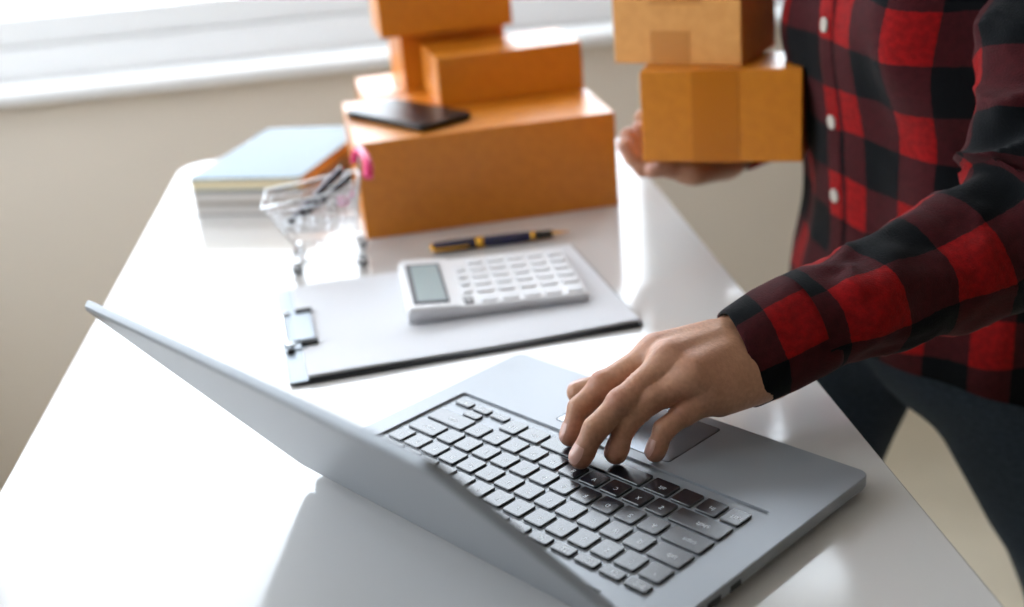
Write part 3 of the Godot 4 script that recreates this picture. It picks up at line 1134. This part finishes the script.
func shirt_trunk() -> Array:
	# rows of points round the trunk, from the hem up, and their cloth coordinates in pattern repeats
	var keyed := [[-0.150, 0.197, 0.138], [-0.06, 0.192, 0.133], [0.03, 0.184, 0.122], [0.12, 0.188, 0.126], [0.22, 0.198, 0.140], [0.31, 0.199, 0.132], [0.36, 0.180, 0.106], [0.40, 0.130, 0.085], [0.43, 0.075, 0.066], [0.445, 0.064, 0.060]]
	var rows := []
	var uvs := []
	var R := 84
	var C := 96
	for r in R + 1:
		var row := PackedVector3Array()
		var uv := []
		for q in C + 1:
			var th := TAU * (q % C) / C - PI
			var y := lerpf(-0.068 - 0.050 * smoothstep(0.5, 2.2, absf(th)), 0.445, float(r) / R)
			var k := 0
			while k < keyed.size() - 2 and y > keyed[k + 1][0]:
				k += 1
			var f := smoothstep(0.0, 1.0, (y - keyed[k][0]) / (keyed[k + 1][0] - keyed[k][0]))
			var a := lerpf(keyed[k][1], keyed[k + 1][1], f)
			var b := lerpf(keyed[k][2], keyed[k + 1][2], f)
			var cs := cos(th)
			var sn := sin(th)
			var e := 0.88
			var p := cen + fw * b * signf(cs) * pow(absf(cs), e) + lf * a * signf(sn) * pow(absf(sn), e) + Vector3(0, y, 0)
			var out := (fw * cs * a + lf * sn * b).normalized()
			var loose := smoothstep(0.40, 0.28, y)
			var d := noise.get_noise_3d(p.x * 260.0, p.y * 130.0, p.z * 260.0) * 0.017
			d += 0.0035 * sin(th * 6.0 + y * 9.0) * smoothstep(0.12, -0.12, y)
			d += 0.005 * sin((y + 0.25 * th * 0.17) * 52.0 + 2.0 * sin(th * 2.0)) * exp(-pow((th - 0.9) / 0.7, 2.0)) * smoothstep(0.02, 0.16, y)
			d *= lerpf(0.25, 1.0, smoothstep(0.05, 0.35, absf(th)))
			var sag := 0.010 * sin(th * 1.0) * loose
			p += out * d * loose
			row.append(p)
			uv.append(Vector2(float(q) / C * 12.0 + 0.12, -(y + sag + 0.006 * noise.get_noise_2d(th * 40.0, y * 300.0)) / 0.088))
		rows.append(row)
		uvs.append(uv)
	return [rows, uvs]


func sleeve(pts: Array, radii: Array, elbow: float, inner: Vector3, side: int) -> Array:
	var N := 110
	var C := 56
	var path := spline(pts, N)
	var rows := []
	var uvs := []
	var up := Vector3.UP
	var len := 0.0
	for k in N + 1:
		if k > 0:
			len += path[k].distance_to(path[k - 1])
		var f := float(k) / N
		var d: Vector3 = (path[mini(k + 1, N)] - path[maxi(k - 1, 0)]).normalized()
		var x := up.cross(d).normalized()
		if k == 0:
			x = d.cross(inner).normalized()
		var y := d.cross(x).normalized()
		up = y
		var m := f * (radii.size() - 1)
		var mi := mini(int(m), radii.size() - 2)
		var r := lerpf(radii[mi], radii[mi + 1], smoothstep(0.0, 1.0, m - mi))
		var row := PackedVector3Array()
		var uv := []
		for q in C + 1:
			var an := TAU * (q % C) / C
			var out := x * cos(an) + y * sin(an)
			var face := out.dot(inner)
			var near := exp(-pow((f - elbow) / 0.15, 2.0))
			var w := 0.0
			var warp := 2.2 * noise.get_noise_2d(an * 30.0, len * 200.0)
			var ph := len * TAU / 0.050 + 1.1 * sin(an + 0.5) + warp
			w += near * 0.0085 * (1.0 - 2.0 * pow(absf(sin(ph * 0.5)), 0.7)) * clampf(0.40 + 0.8 * face, 0.0, 1.2) + near * (0.004 + 0.014 * maxf(face, 0.0))
			var ph2 := len * TAU / 0.075 + 1.6 * sin(an) + 2.0 * warp + 1.0
			w += 0.0042 * (0.5 - pow(absf(sin(ph2 * 0.5)), 0.6)) * (1.0 - near) * (0.5 + 0.5 * sin(an * 2.0 + 1.0 + len * 20.0))
			w += noise.get_noise_3d(path[k].x * 340.0 + out.x * 18.0, path[k].y * 340.0 + out.y * 18.0, path[k].z * 340.0 + out.z * 18.0) * 0.010
			w += noise.get_noise_3d(path[k].x * 700.0 + out.x * 22.0, path[k].y * 700.0 + out.y * 40.0, path[k].z * 700.0 + out.z * 22.0) * 0.0045
			w *= smoothstep(1.0, 0.93, f)
			row.append(path[k] + out * (r + w))
			uv.append(Vector2(float(q) / C * 3.0 + 0.36 * side, len / 0.090 + 0.10 + 0.03 * sin(an * 2.0 + f * 7.0)))
		rows.append(row)
		uvs.append(uv)
	return [rows, uvs, len]


func double_sided(b: MB, rows: Array, uvs: Array, inset: float) -> void:
	b.grid(rows, true, Vector3.ZERO, uvs)


func band(a: Vector3, b: Vector3, r0: float, r1: float, squash: float, flat: Vector3, v0: float, skew := 0.0) -> MB:
	# a cuff: outer face, rolled edge and inner face
	var m := MB.new()
	var d := (b - a).normalized()
	var y := (flat - d * flat.dot(d)).normalized()
	var x := y.cross(d)
	var rows := []
	var uvs := []
	var C := 48
	var L := a.distance_to(b)
	var prof := [[0.0, -0.0015], [0.0, 0.0008], [0.06, 0.0016], [0.5, 0.0022], [0.93, 0.0016], [0.985, 0.0012], [1.0, -0.0005], [0.985, -0.0022], [0.6, -0.0026]]
	for pr in prof:
		var row := PackedVector3Array()
		var uv := []
		for q in C + 1:
			var an := TAU * (q % C) / C
			var r: float = lerpf(r0, r1, pr[0]) + pr[1] + 0.0012 * sin(an * 3.0 + 1.0) + 0.0007 * sin(an * 7.0 + pr[0] * 5.0)
			row.append(a + d * (L * pr[0] + skew * pr[0] * (x * cos(an) + y * sin(an)).dot(Vector3(0.56, -0.386, 0.73))) + x * cos(an) * r + y * sin(an) * r * squash)
			uv.append(Vector2(float(q) / C * 3.0 + 0.65, v0 + 0.45 + pr[0] * L / 0.090))
		rows.append(row)
		uvs.append(uv)
	m.grid(rows.slice(0, 7), true, Vector3.ZERO, uvs.slice(0, 7))
	m.grid(rows.slice(6, 9), true, (b - a), uvs.slice(6, 9))
	return m


func finger(f: Field, group: int, mcp: Vector3, pip: Vector3, tip: Vector3, r: Array, nails: Array, bump := 0.0050) -> void:
	var chord := (mcp + tip) * 0.5
	var bend := (pip - chord).normalized()
	var dt := (tip - pip).normalized()
	var dorsal := (bend - dt * bend.dot(dt)).normalized()
	var dip := pip.lerp(tip, 0.53) + dorsal * bump
	f.bone(mcp, pip, r[0], r[1], group)
	f.bone(pip, dip, r[1], r[2], group)
	f.bone(dip, tip, r[2], r[3], group)
	f.bone(mcp.lerp(pip, 0.25) - dorsal * 0.002, mcp.lerp(pip, 0.7) - dorsal * 0.0025, r[0] * 0.95, r[1] * 0.9, group)
	# knuckle and finger pad
	var k1 := (pip - dip).normalized()
	f.bone(pip + dorsal * 0.0012, pip + dorsal * 0.0012 + k1 * 0.001, r[1] * 0.93, r[1] * 0.93, group)
	var dd := (tip - dip).normalized()
	var dn := (dorsal - dd * dorsal.dot(dd)).normalized()
	f.bone(tip - dn * 0.0012 - dd * 0.004, tip - dn * 0.0010, r[3] * 0.98, r[3] * 0.95, group)
	f.creases.append([pip + dorsal * r[1] * 0.6, ((pip - mcp).normalized() + (dip - pip).normalized()).normalized(), dorsal, 0.0105])
	f.creases.append([dip + dn * r[2] * 0.6, dd, dn, 0.0072])
	f.tints.append([pip + dorsal * r[1], 0.010, Color(0.50, 0.225, 0.14)])
	f.tints.append([tip, 0.012, Color(0.53, 0.245, 0.165)])
	nails.append([tip, dd, dn, r[3], f])


func nail_mesh(q: Array) -> MB:
	var b := MB.new()
	var tip: Vector3 = q[0]
	var d: Vector3 = q[1]
	var n: Vector3 = q[2]
	var r: float = q[3]
	var side := d.cross(n).normalized()
	var fl: Field = q[4]
	var every := PackedInt32Array(range(fl.a.size()))
	var rows := []
	var low := []
	for k in 9:
		var f := k / 8.0
		var t := lerpf(-0.0075, r * 0.80, f)
		var half := deg_to_rad(50.0) * (0.80 + 0.2 * sin(f * PI)) * (1.0 if f < 0.9 else 0.82)
		var row := PackedVector3Array()
		var lrow := PackedVector3Array()
		for s in 9:
			var an := half * (s - 4) / 4.0
			var edge := 0.00028 * (1.0 - pow(absf(s - 4) / 4.0, 4.0)) - 0.00012
			var dir := n * cos(an) + side * sin(an)
			var far := r * 0.4
			while far < r * 1.8 and fl.at(tip + d * t + dir * far, every) < 0.0:
				far += 0.0002
			row.append(tip + d * t + dir * (far + edge + 0.00015))
			lrow.append(tip + d * t + dir * (far - 0.0008))
		rows.append(row)
		low.append(lrow)
	b.grid(rows, false, n)
	b.grid([rows[8], low[8]], false, d)
	return b


func hands(skin: MB, nails: Array) -> void:
	var base := Color(0.56, 0.295, 0.18)
	# left hand, typing
	var f := Field.new()
	f.base_colour = base
	f.k_core = 0.013
	f.k_chain = 0.0035
	f.k_join = 0.0075
	var mcp := [Vector3(0.158, 0.0705, -0.7620), Vector3(0.1630, 0.0730, -0.7410), Vector3(0.1765, 0.0665, -0.7265), Vector3(0.1880, 0.0540, -0.7240)]
	var pip := [Vector3(0.1192, 0.0545, -0.7550), Vector3(0.1258, 0.0548, -0.7240), Vector3(0.1465, 0.0555, -0.7240), Vector3(0.1680, 0.0450, -0.7170)]
	var tip := [Vector3(0.0912, 0.0247, -0.7435), Vector3(0.0932, 0.0252, -0.7105), Vector3(0.1173, 0.0250, -0.7105), Vector3(0.1437, 0.0240, -0.7070)]
	var rad := [[0.0108, 0.0095, 0.0081, 0.0070], [0.0110, 0.0099, 0.0084, 0.0074], [0.0107, 0.0095, 0.0081, 0.0071], [0.0094, 0.0082, 0.0070, 0.0063]]
	var wr := Vector3(0.2330, 0.0570, -0.7740)
	var across := Vector3(0.56, -0.386, 0.73).normalized()
	for k in 4:
		finger(f, k + 1, mcp[k], pip[k], tip[k], rad[k], nails)
		var root := wr + across * (-0.0165 + 0.0115 * k)
		f.bone(root, mcp[k], 0.0165, [0.0122, 0.0124, 0.0120, 0.0112][k])
		# palm side
		var dn := Vector3(-0.25, -0.85, 0.1).normalized()
		f.bone(root + dn * 0.008, mcp[k].lerp(root, 0.18) + dn * 0.009, 0.0150, 0.0105)
		f.tints.append([mcp[k] + Vector3(-0.002, 0.011, 0), 0.010, Color(0.52, 0.255, 0.16)])
		# tendon
		f.bone(root.lerp(mcp[k], 0.25) + Vector3(-0.004, 0.0128, 0.003), mcp[k] + Vector3(0.003, 0.0075, 0.0), 0.0036, 0.0050)
	var thumb := [wr + Vector3(-0.012, -0.012, -0.016), Vector3(0.180, 0.0440, -0.7890), Vector3(0.1400, 0.0345, -0.7985), Vector3(0.1070, 0.0290, -0.8010)]
	f.bone(thumb[0], thumb[1], 0.0165, 0.0135)
	f.bone(thumb[1], thumb[2], 0.0128, 0.0108, 5)
	f.bone(thumb[2], thumb[3], 0.0108, 0.0086, 5)
	f.bone(thumb[1], mcp[0].lerp(wr, 0.3) + Vector3(0, -0.006, 0), 0.011, 0.012)
	var fore := Vector3(0.2515, 0.0615, -0.7750)
	var far := Vector3(0.300, 0.078, -0.788)
	for s in [-1, 1]:
		f.bone(wr + across * 0.0105 * s, fore + across * 0.0100 * s, 0.0195, 0.0185)
		f.bone(fore + across * 0.0100 * s, far + across * 0.010 * s, 0.0185, 0.0215)
	f.nets(0.00135, skin, true)
	nails.append([thumb[3], (thumb[3] - thumb[2]).normalized(), Vector3(-0.1, 0.75, -0.65).normalized(), 0.0086, f])
	# right hand, palm up under the held boxes
	f = Field.new()
	f.base_colour = base
	f.k_core = 0.014
	f.k_chain = 0.004
	f.k_join = 0.007
	wr = Vector3(0.350, 0.066, -1.262)
	var M := [Vector3(0.2950, 0.0755, -1.258), Vector3(0.2860, 0.0755, -1.238), Vector3(0.2840, 0.0745, -1.217), Vector3(0.2900, 0.0740, -1.197)]
	var P := [Vector3(0.2660, 0.0790, -1.262), Vector3(0.2530, 0.0775, -1.243), Vector3(0.2490, 0.0760, -1.219), Vector3(0.2700, 0.0790, -1.193)]
	var T := [Vector3(0.2560, 0.1050, -1.268), Vector3(0.2400, 0.1040, -1.250), Vector3(0.2310, 0.1000, -1.222), Vector3(0.2520, 0.0800, -1.1900)]
	var trash := []
	for k in 4:
		finger(f, k + 1, M[k], P[k], T[k], [0.0105, 0.0095, 0.0085, 0.0075], trash, 0.002)
		var root: Vector3 = wr + Vector3(0, 0, -0.015 + 0.010 * k)
		f.bone(root, M[k], 0.0165, 0.0122)
	f.bone(wr + Vector3(-0.01, -0.004, 0.012), M[3] + Vector3(0.01, -0.004, 0.0), 0.0155, 0.0125)
	f.bone(wr + Vector3(-0.01, 0.0, -0.015), Vector3(0.312, 0.078, -1.290), 0.015, 0.0120)
	f.bone(Vector3(0.312, 0.078, -1.290), Vector3(0.286, 0.092, -1.305), 0.0120, 0.0105, 5)
	f.bone(Vector3(0.286, 0.092, -1.305), Vector3(0.268, 0.108, -1.306), 0.0105, 0.009, 5)
	f.bone(wr, Vector3(0.42, 0.084, -1.302), 0.021, 0.024)
	f.creases.clear()
	f.nets(0.0024, skin, true)
	for q in trash:
		nails.append(q)


func person() -> void:
	var foot := Vector3(cen.x, -TH, cen.z)
	var t := thing("person", "person in red and black plaid shirt, typing with one hand and holding boxes", "person", foot)
	var skin := MB.new()
	var nails := []
	hands(skin, nails)
	var base := Color(0.56, 0.295, 0.18)
	# head and neck
	var H := cen + fw * 0.05 + Vector3(0, 0.615, 0)
	var look := (fw * 0.9 + lf * 0.35 + Vector3(0, -0.35, 0)).normalized()
	var hx := look.cross(Vector3.UP).normalized()
	var hy := hx.cross(look).normalized()
	var f := Field.new()
	f.base_colour = base
	f.k_core = 0.035
	f.k_chain = 0.012
	f.k_join = 0.012
	f.bone(H + hy * 0.035 - look * 0.030, H + hy * 0.035 + look * 0.018, 0.082, 0.078)
	f.bone(H + look * 0.040 + hy * 0.005, H + look * 0.050 - hy * 0.070, 0.056, 0.036)
	f.bone(H - hy * 0.02, cen + Vector3(0, 0.44, 0), 0.055, 0.056)
	f.bone(cen + Vector3(0, 0.50, 0), cen + Vector3(0, 0.36, 0), 0.054, 0.062)
	f.bone(H + look * 0.095 + hy * 0.020, H + look * 0.112 - hy * 0.014, 0.008, 0.013, 1)
	f.bone(H + look * 0.086 - hy * 0.044 - hx * 0.016, H + look * 0.086 - hy * 0.044 + hx * 0.016, 0.010, 0.010, 2)
	for s in [-1, 1]:
		f.bone(H + look * 0.088 + hy * 0.034 + hx * 0.016 * s, H + look * 0.076 + hy * 0.036 + hx * 0.045 * s, 0.011, 0.011, 2 + 1)
		f.bone(H + hx * 0.082 * s + hy * 0.025 - look * 0.004, H + hx * 0.080 * s - hy * 0.020 + look * 0.004, 0.014, 0.009, 4)
	f.nets(0.006, skin, true)
	# trunk, arms and legs inside the clothes
	f = Field.new()
	f.base_colour = base
	f.k_core = 0.02
	var shL := cen + lf * 0.150 + Vector3(0, 0.335, 0)
	var shR := cen - lf * 0.150 + Vector3(0, 0.335, 0)
	var elL := Vector3(0.480, 0.112, -0.836)
	var elR := Vector3(0.610, 0.100, -1.335)
	f.bone(cen + Vector3(0, -0.08, 0) - lf * 0.05, cen + Vector3(0, -0.08, 0) + lf * 0.05, 0.085, 0.085)
	f.bone(cen + Vector3(0, -0.08, 0), cen + Vector3(0, 0.27, 0), 0.085, 0.085)
	f.bone(cen + Vector3(0, 0.27, 0) - lf * 0.07, cen + Vector3(0, 0.27, 0) + lf * 0.07, 0.075, 0.075)
	f.bone(cen + Vector3(0, 0.30, 0), cen + Vector3(0, 0.45, 0), 0.06, 0.048)
	f.bone(shR + lf * 0.02, shL - lf * 0.02, 0.040, 0.040)
	f.bone(shL - lf * 0.02, elL, 0.040, 0.030)
	f.bone(elL, Vector3(0.285, 0.073, -0.784), 0.030, 0.020)
	f.bone(shR + lf * 0.02, elR, 0.040, 0.030)
	f.bone(elR, Vector3(0.41, 0.082, -1.300), 0.030, 0.020)
	f.bone(hipL, kneeL, 0.065, 0.045)
	f.bone(kneeL, ankL, 0.042, 0.032)
	f.bone(hipR, kneeR, 0.065, 0.045)
	f.bone(kneeR, ankR, 0.042, 0.032)
	f.nets(0.014, skin, true)
	var body := obj("body", skin, mt.skin, t)
	body.position = -foot
	for q in nails:
		obj("fingernail", nail_mesh(q), mt.nail, body)
	for s in [-1, 1]:
		var b := MB.new()
		var prof := []
		for k in 9:
			prof.append([sin(PI * k / 8.0) * 0.0125, -cos(PI * k / 8.0) * 0.0125])
		b.round_lathe(prof, 14)
		var eye := obj("eye", b, mt.eye_white, body)
		eye.position = H + look * 0.076 + hy * 0.018 + hx * 0.031 * s
		b = MB.new()
		b.round_lathe([[0.0, -0.001], [0.0055, 0.0], [0.003, 0.0022], [0.0, 0.0026]], 12, Transform3D(Basis(hx, look, -hy), H + look * 0.0868 + hy * 0.018 + hx * 0.031 * s))
		obj("iris", b, mt.eye_dark, body)
	# hair: a cap over the skull
	f = Field.new()
	f.k_core = 0.03
	f.bone(H + hy * 0.055 - look * 0.035, H + hy * 0.062 + look * 0.030, 0.084, 0.068)
	f.bone(H + hy * 0.010 - look * 0.045, H - hy * 0.030 - look * 0.045, 0.078, 0.050)
	for s in [-1, 1]:
		f.bone(H + hy * 0.05 + hx * 0.045 * s, H + hy * 0.02 + hx * 0.052 * s - look * 0.01, 0.045, 0.034)
	var hair := MB.new()
	f.nets(0.007, hair)
	var ho := obj("hair", hair, mt.hair, t)
	ho.position = -foot
	# shirt
	var tr := shirt_trunk()
	var sb := MB.new()
	sb.grid(tr[0], true, Vector3.ZERO, tr[1])
	var hem: PackedVector3Array = tr[0][0]
	var inside := PackedVector3Array()
	for p in hem:
		inside.append(p.lerp(Vector3(cen.x, p.y, cen.z), 0.02) + Vector3(0, 0.02, 0))
	sb.grid([hem, inside], true, Vector3.ZERO, [tr[1][0], tr[1][1]])
	var shirt := obj("shirt", sb, mt.flannel, t)
	shirt.position = -foot
	# sleeves
	var sl := sleeve([cen + lf * 0.130 + Vector3(0, 0.352, 0), cen + lf * 0.172 + Vector3(-0.006, 0.300, 0), Vector3(0.508, 0.210, -0.878), Vector3(0.477, 0.122, -0.838), Vector3(0.415, 0.094, -0.818), Vector3(0.330, 0.079, -0.796), Vector3(0.270, 0.0685, -0.7820)],
		[0.082, 0.070, 0.062, 0.056, 0.052, 0.048, 0.0445, 0.0400], 0.50, Vector3(-0.55, 0.75, 0.35).normalized(), 1)
	sb = MB.new()
	sb.grid(sl[0], true, Vector3.ZERO, sl[1])
	obj("sleeve", sb, mt.flannel, shirt)
	var v0: float = sl[2] / 0.090 + 0.06
	var flat := Vector3(-0.1, 0.8, 0.55)
	var cuff := obj("cuff", band(Vector3(0.2770, 0.0700, -0.7840), Vector3(0.2185, 0.0560, -0.7675), 0.0390, 0.0355, 0.92, flat, v0, 0.007), mt.flannel, shirt)
	sl = sleeve([cen - lf * 0.130 + Vector3(0, 0.352, 0), cen - lf * 0.170 + Vector3(0.006, 0.300, 0), Vector3(0.560, 0.180, -1.318), elR, Vector3(0.540, 0.092, -1.330), Vector3(0.470, 0.086, -1.318), Vector3(0.425, 0.084, -1.306)],
		[0.080, 0.068, 0.060, 0.054, 0.050, 0.046, 0.042, 0.038], 0.50, Vector3(-0.7, 0.7, -0.1).normalized(), 0)
	sb = MB.new()
	sb.grid(sl[0], true, Vector3.ZERO, sl[1])
	obj("sleeve", sb, mt.flannel, shirt)
	obj("cuff", band(Vector3(0.430, 0.084, -1.307), Vector3(0.372, 0.073, -1.278), 0.037, 0.033, 0.9, Vector3.UP, 0.3), mt.flannel, shirt)
	# placket and buttons follow the front line of the trunk
	sb = MB.new()
	var prow := []
	var puv := []
	var rows: Array = tr[0]
	var C: int = rows[0].size() - 1
	for r in range(0, 80):
		var mid := C / 2
		var row := PackedVector3Array()
		var uv := []
		var A: Vector3 = rows[r][mid - 3]
		var B: Vector3 = rows[r][mid + 3]
		var out := fw
		var w := (B - A).normalized()
		var m: Vector3 = rows[r][mid]
		for q in 7:
			var s := (q - 3) / 3.0
			var lift := 0.0022 if absf(s) < 0.95 else -0.001
			if absf(s) > 0.6 and absf(s) < 0.95:
				lift = 0.0026
			row.append(m + w * s * 0.0165 + out * (lift - 0.0007 * s * s))
			uv.append(Vector2(0.25 + s * 0.18 + 0.12, tr[1][r][mid].y))
		prow.append(row)
		puv.append(uv)
	sb.grid(prow, false, fw, puv)
	obj("placket", sb, mt.flannel, shirt)
	for y in [-0.020, 0.066, 0.142, 0.233, 0.318]:
		var r := int(round((y + 0.068) / 0.513 * 84))
		var p: Vector3 = prow[r][3]
		var tan: Vector3 = (prow[r + 2][3] - prow[r - 2][3]).normalized()
		var out: Vector3 = (prow[r][6] - prow[r][0]).normalized().cross(tan).normalized()
		if out.dot(fw) < 0.0:
			out = -out
		var bx := out.cross(Vector3.UP).normalized()
		var X := Transform3D(Basis(bx, out, bx.cross(out)), p + out * 0.0003)
		sb = MB.new()
		sb.round_lathe([[0.0, 0.0], [0.0062, 0.0], [0.0070, 0.0010], [0.0068, 0.0022], [0.0056, 0.0026], [0.0046, 0.0019], [0.0, 0.0018]], 20, X)
		obj("button", sb, mt.button_white, shirt)
	# collar
	sb = MB.new()
	var crow := []
	for k in 6:
		var row := PackedVector3Array()
		for q in 41:
			var an := lerpf(0.25, TAU - 0.25, q / 40.0)
			var rr2: float = [0.063, 0.066, 0.070, 0.078, 0.086, 0.092][k]
			var y: float = [0.435, 0.462, 0.470, 0.462, 0.448, 0.430 - 0.02 * cos(an)][k]
			row.append(cen + fw * cos(an) * rr2 + lf * sin(an) * rr2 + Vector3(0, y, 0))
		crow.append(row)
	sb.grid(crow, false, Vector3.UP)
	obj("collar", sb, mt.flannel, shirt)
	# jeans
	f = Field.new()
	f.k_core = 0.03
	f.bone(cen + lf * 0.062 + fw * 0.006 + Vector3(0, -0.045, 0), cen - lf * 0.062 + fw * 0.006 + Vector3(0, -0.045, 0), 0.110, 0.110)
	f.bone(hipL, kneeL, 0.090, 0.073)
	f.bone(kneeL, ankL + Vector3(0, 0.02, 0), 0.070, 0.058)
	f.bone(hipR, kneeR, 0.083, 0.068)
	f.bone(kneeR, ankR + Vector3(0, 0.02, 0), 0.070, 0.058)
	var jm := MB.new()
	f.nets(0.010, jm)
	for k in jm.v.size():
		var p := jm.v[k]
		jm.v[k] += jm.n[k] * noise.get_noise_3d(p.x * 200.0, p.y * 90.0, p.z * 200.0) * 0.012
	var jo := obj("jeans", jm, mt.denim, t)
	jo.position = -foot
	for q in [[ankL, fw], [ankR, fw]]:
		f = Field.new()
		f.k_core = 0.03
		var an: Vector3 = q[0]
		var h := Vector3(an.x, -TH + 0.045, an.z)
		f.bone(h - fw * 0.03, h + fw * 0.13 - Vector3(0, 0.004, 0), 0.042, 0.034)
		f.bone(h - fw * 0.02 + Vector3(0, 0.05, 0), h + fw * 0.05 + Vector3(0, 0.005, 0), 0.040, 0.040)
		var shm := MB.new()
		f.nets(0.009, shm)
		var so := obj("shoe", shm, mt.shoe, t)
		so.position = -foot
		var soleb := MB.new()
		var ring := MB.rr(0.265, 0.088, 0.043, 6, Vector3.ZERO)
		soleb.plate(0.265, 0.088, 0.043, [[0.0, 0.001], [0.001, 0.0], [0.020, 0.0], [0.022, 0.002]], Vector3.ZERO, 8)
		var sole := obj("sole", soleb, mt.sole, so)
		sole.transform = Transform3D(Basis(Vector3.UP, atan2(-fw.z, fw.x)), Vector3(h.x, -TH, h.z) + fw * 0.05)


var hipL := Vector3(0.556, -0.085, -1.000)
var kneeL := Vector3(0.680, -0.400, -0.985)
var ankL := Vector3(0.800, -0.760, -0.985)
var hipR := Vector3(0.500, -0.085, -1.175)
var kneeR := Vector3(0.362, -0.420, -1.175)
var ankR := Vector3(0.415, -0.760, -1.170)


# ---------------------------------------------------------------- all of it
func _ready() -> void:
	var cam := Camera3D.new()
	cam.name = "camera"
	add_child(cam)
	cam.transform = Transform3D(Basis(Vector3(0.990232, -0.083077, 0.111980), Vector3(0.118430, 0.925012, -0.361008), Vector3(-0.073592, 0.370744, 0.925815)).orthonormalized(), Vector3(0, 0.42692 + TH, 0))
	cam.fov = 28.34
	cam.near = 0.02
	cam.far = 60.0
	var lens := CameraAttributesPhysical.new()
	lens.frustum_focal_length = 47.53
	lens.frustum_focus_distance = 0.81
	lens.exposure_aperture = 3.9
	lens.frustum_near = 0.02
	lens.frustum_far = 60.0
	cam.attributes = lens
	cam.current = true
	var we := WorldEnvironment.new()
	we.name = "environment"
	var env := Environment.new()
	var sky := ProceduralSkyMaterial.new()
	# an even overcast sky over pale ground
	sky.sky_top_color = Color(0.92, 0.96, 1.0)
	sky.sky_horizon_color = Color(0.945, 0.973, 1.0)
	sky.ground_horizon_color = Color(0.86, 0.87, 0.88)
	sky.ground_bottom_color = Color(0.70, 0.70, 0.70)
	sky.sky_energy_multiplier = 1.0
	sky.ground_energy_multiplier = 1.0
	env.background_mode = Environment.BG_SKY
	env.sky = Sky.new()
	env.sky.sky_material = sky
	env.background_energy_multiplier = 8.4
	env.tonemap_mode = Environment.TONE_MAPPER_LINEAR
	env.tonemap_exposure = 1.0
	env.sdfgi_enabled = true
	env.ssao_enabled = true
	env.ssil_enabled = true
	we.environment = env
	add_child(we)
	noise.seed = 7
	noise.frequency = 0.03
	noise.fractal_octaves = 2
	materials()
	room()
	table()
	laptop()
	boxes()
	books()
	person()
	clipboard()
	calculator()
	cart()
	pen()
	phone()
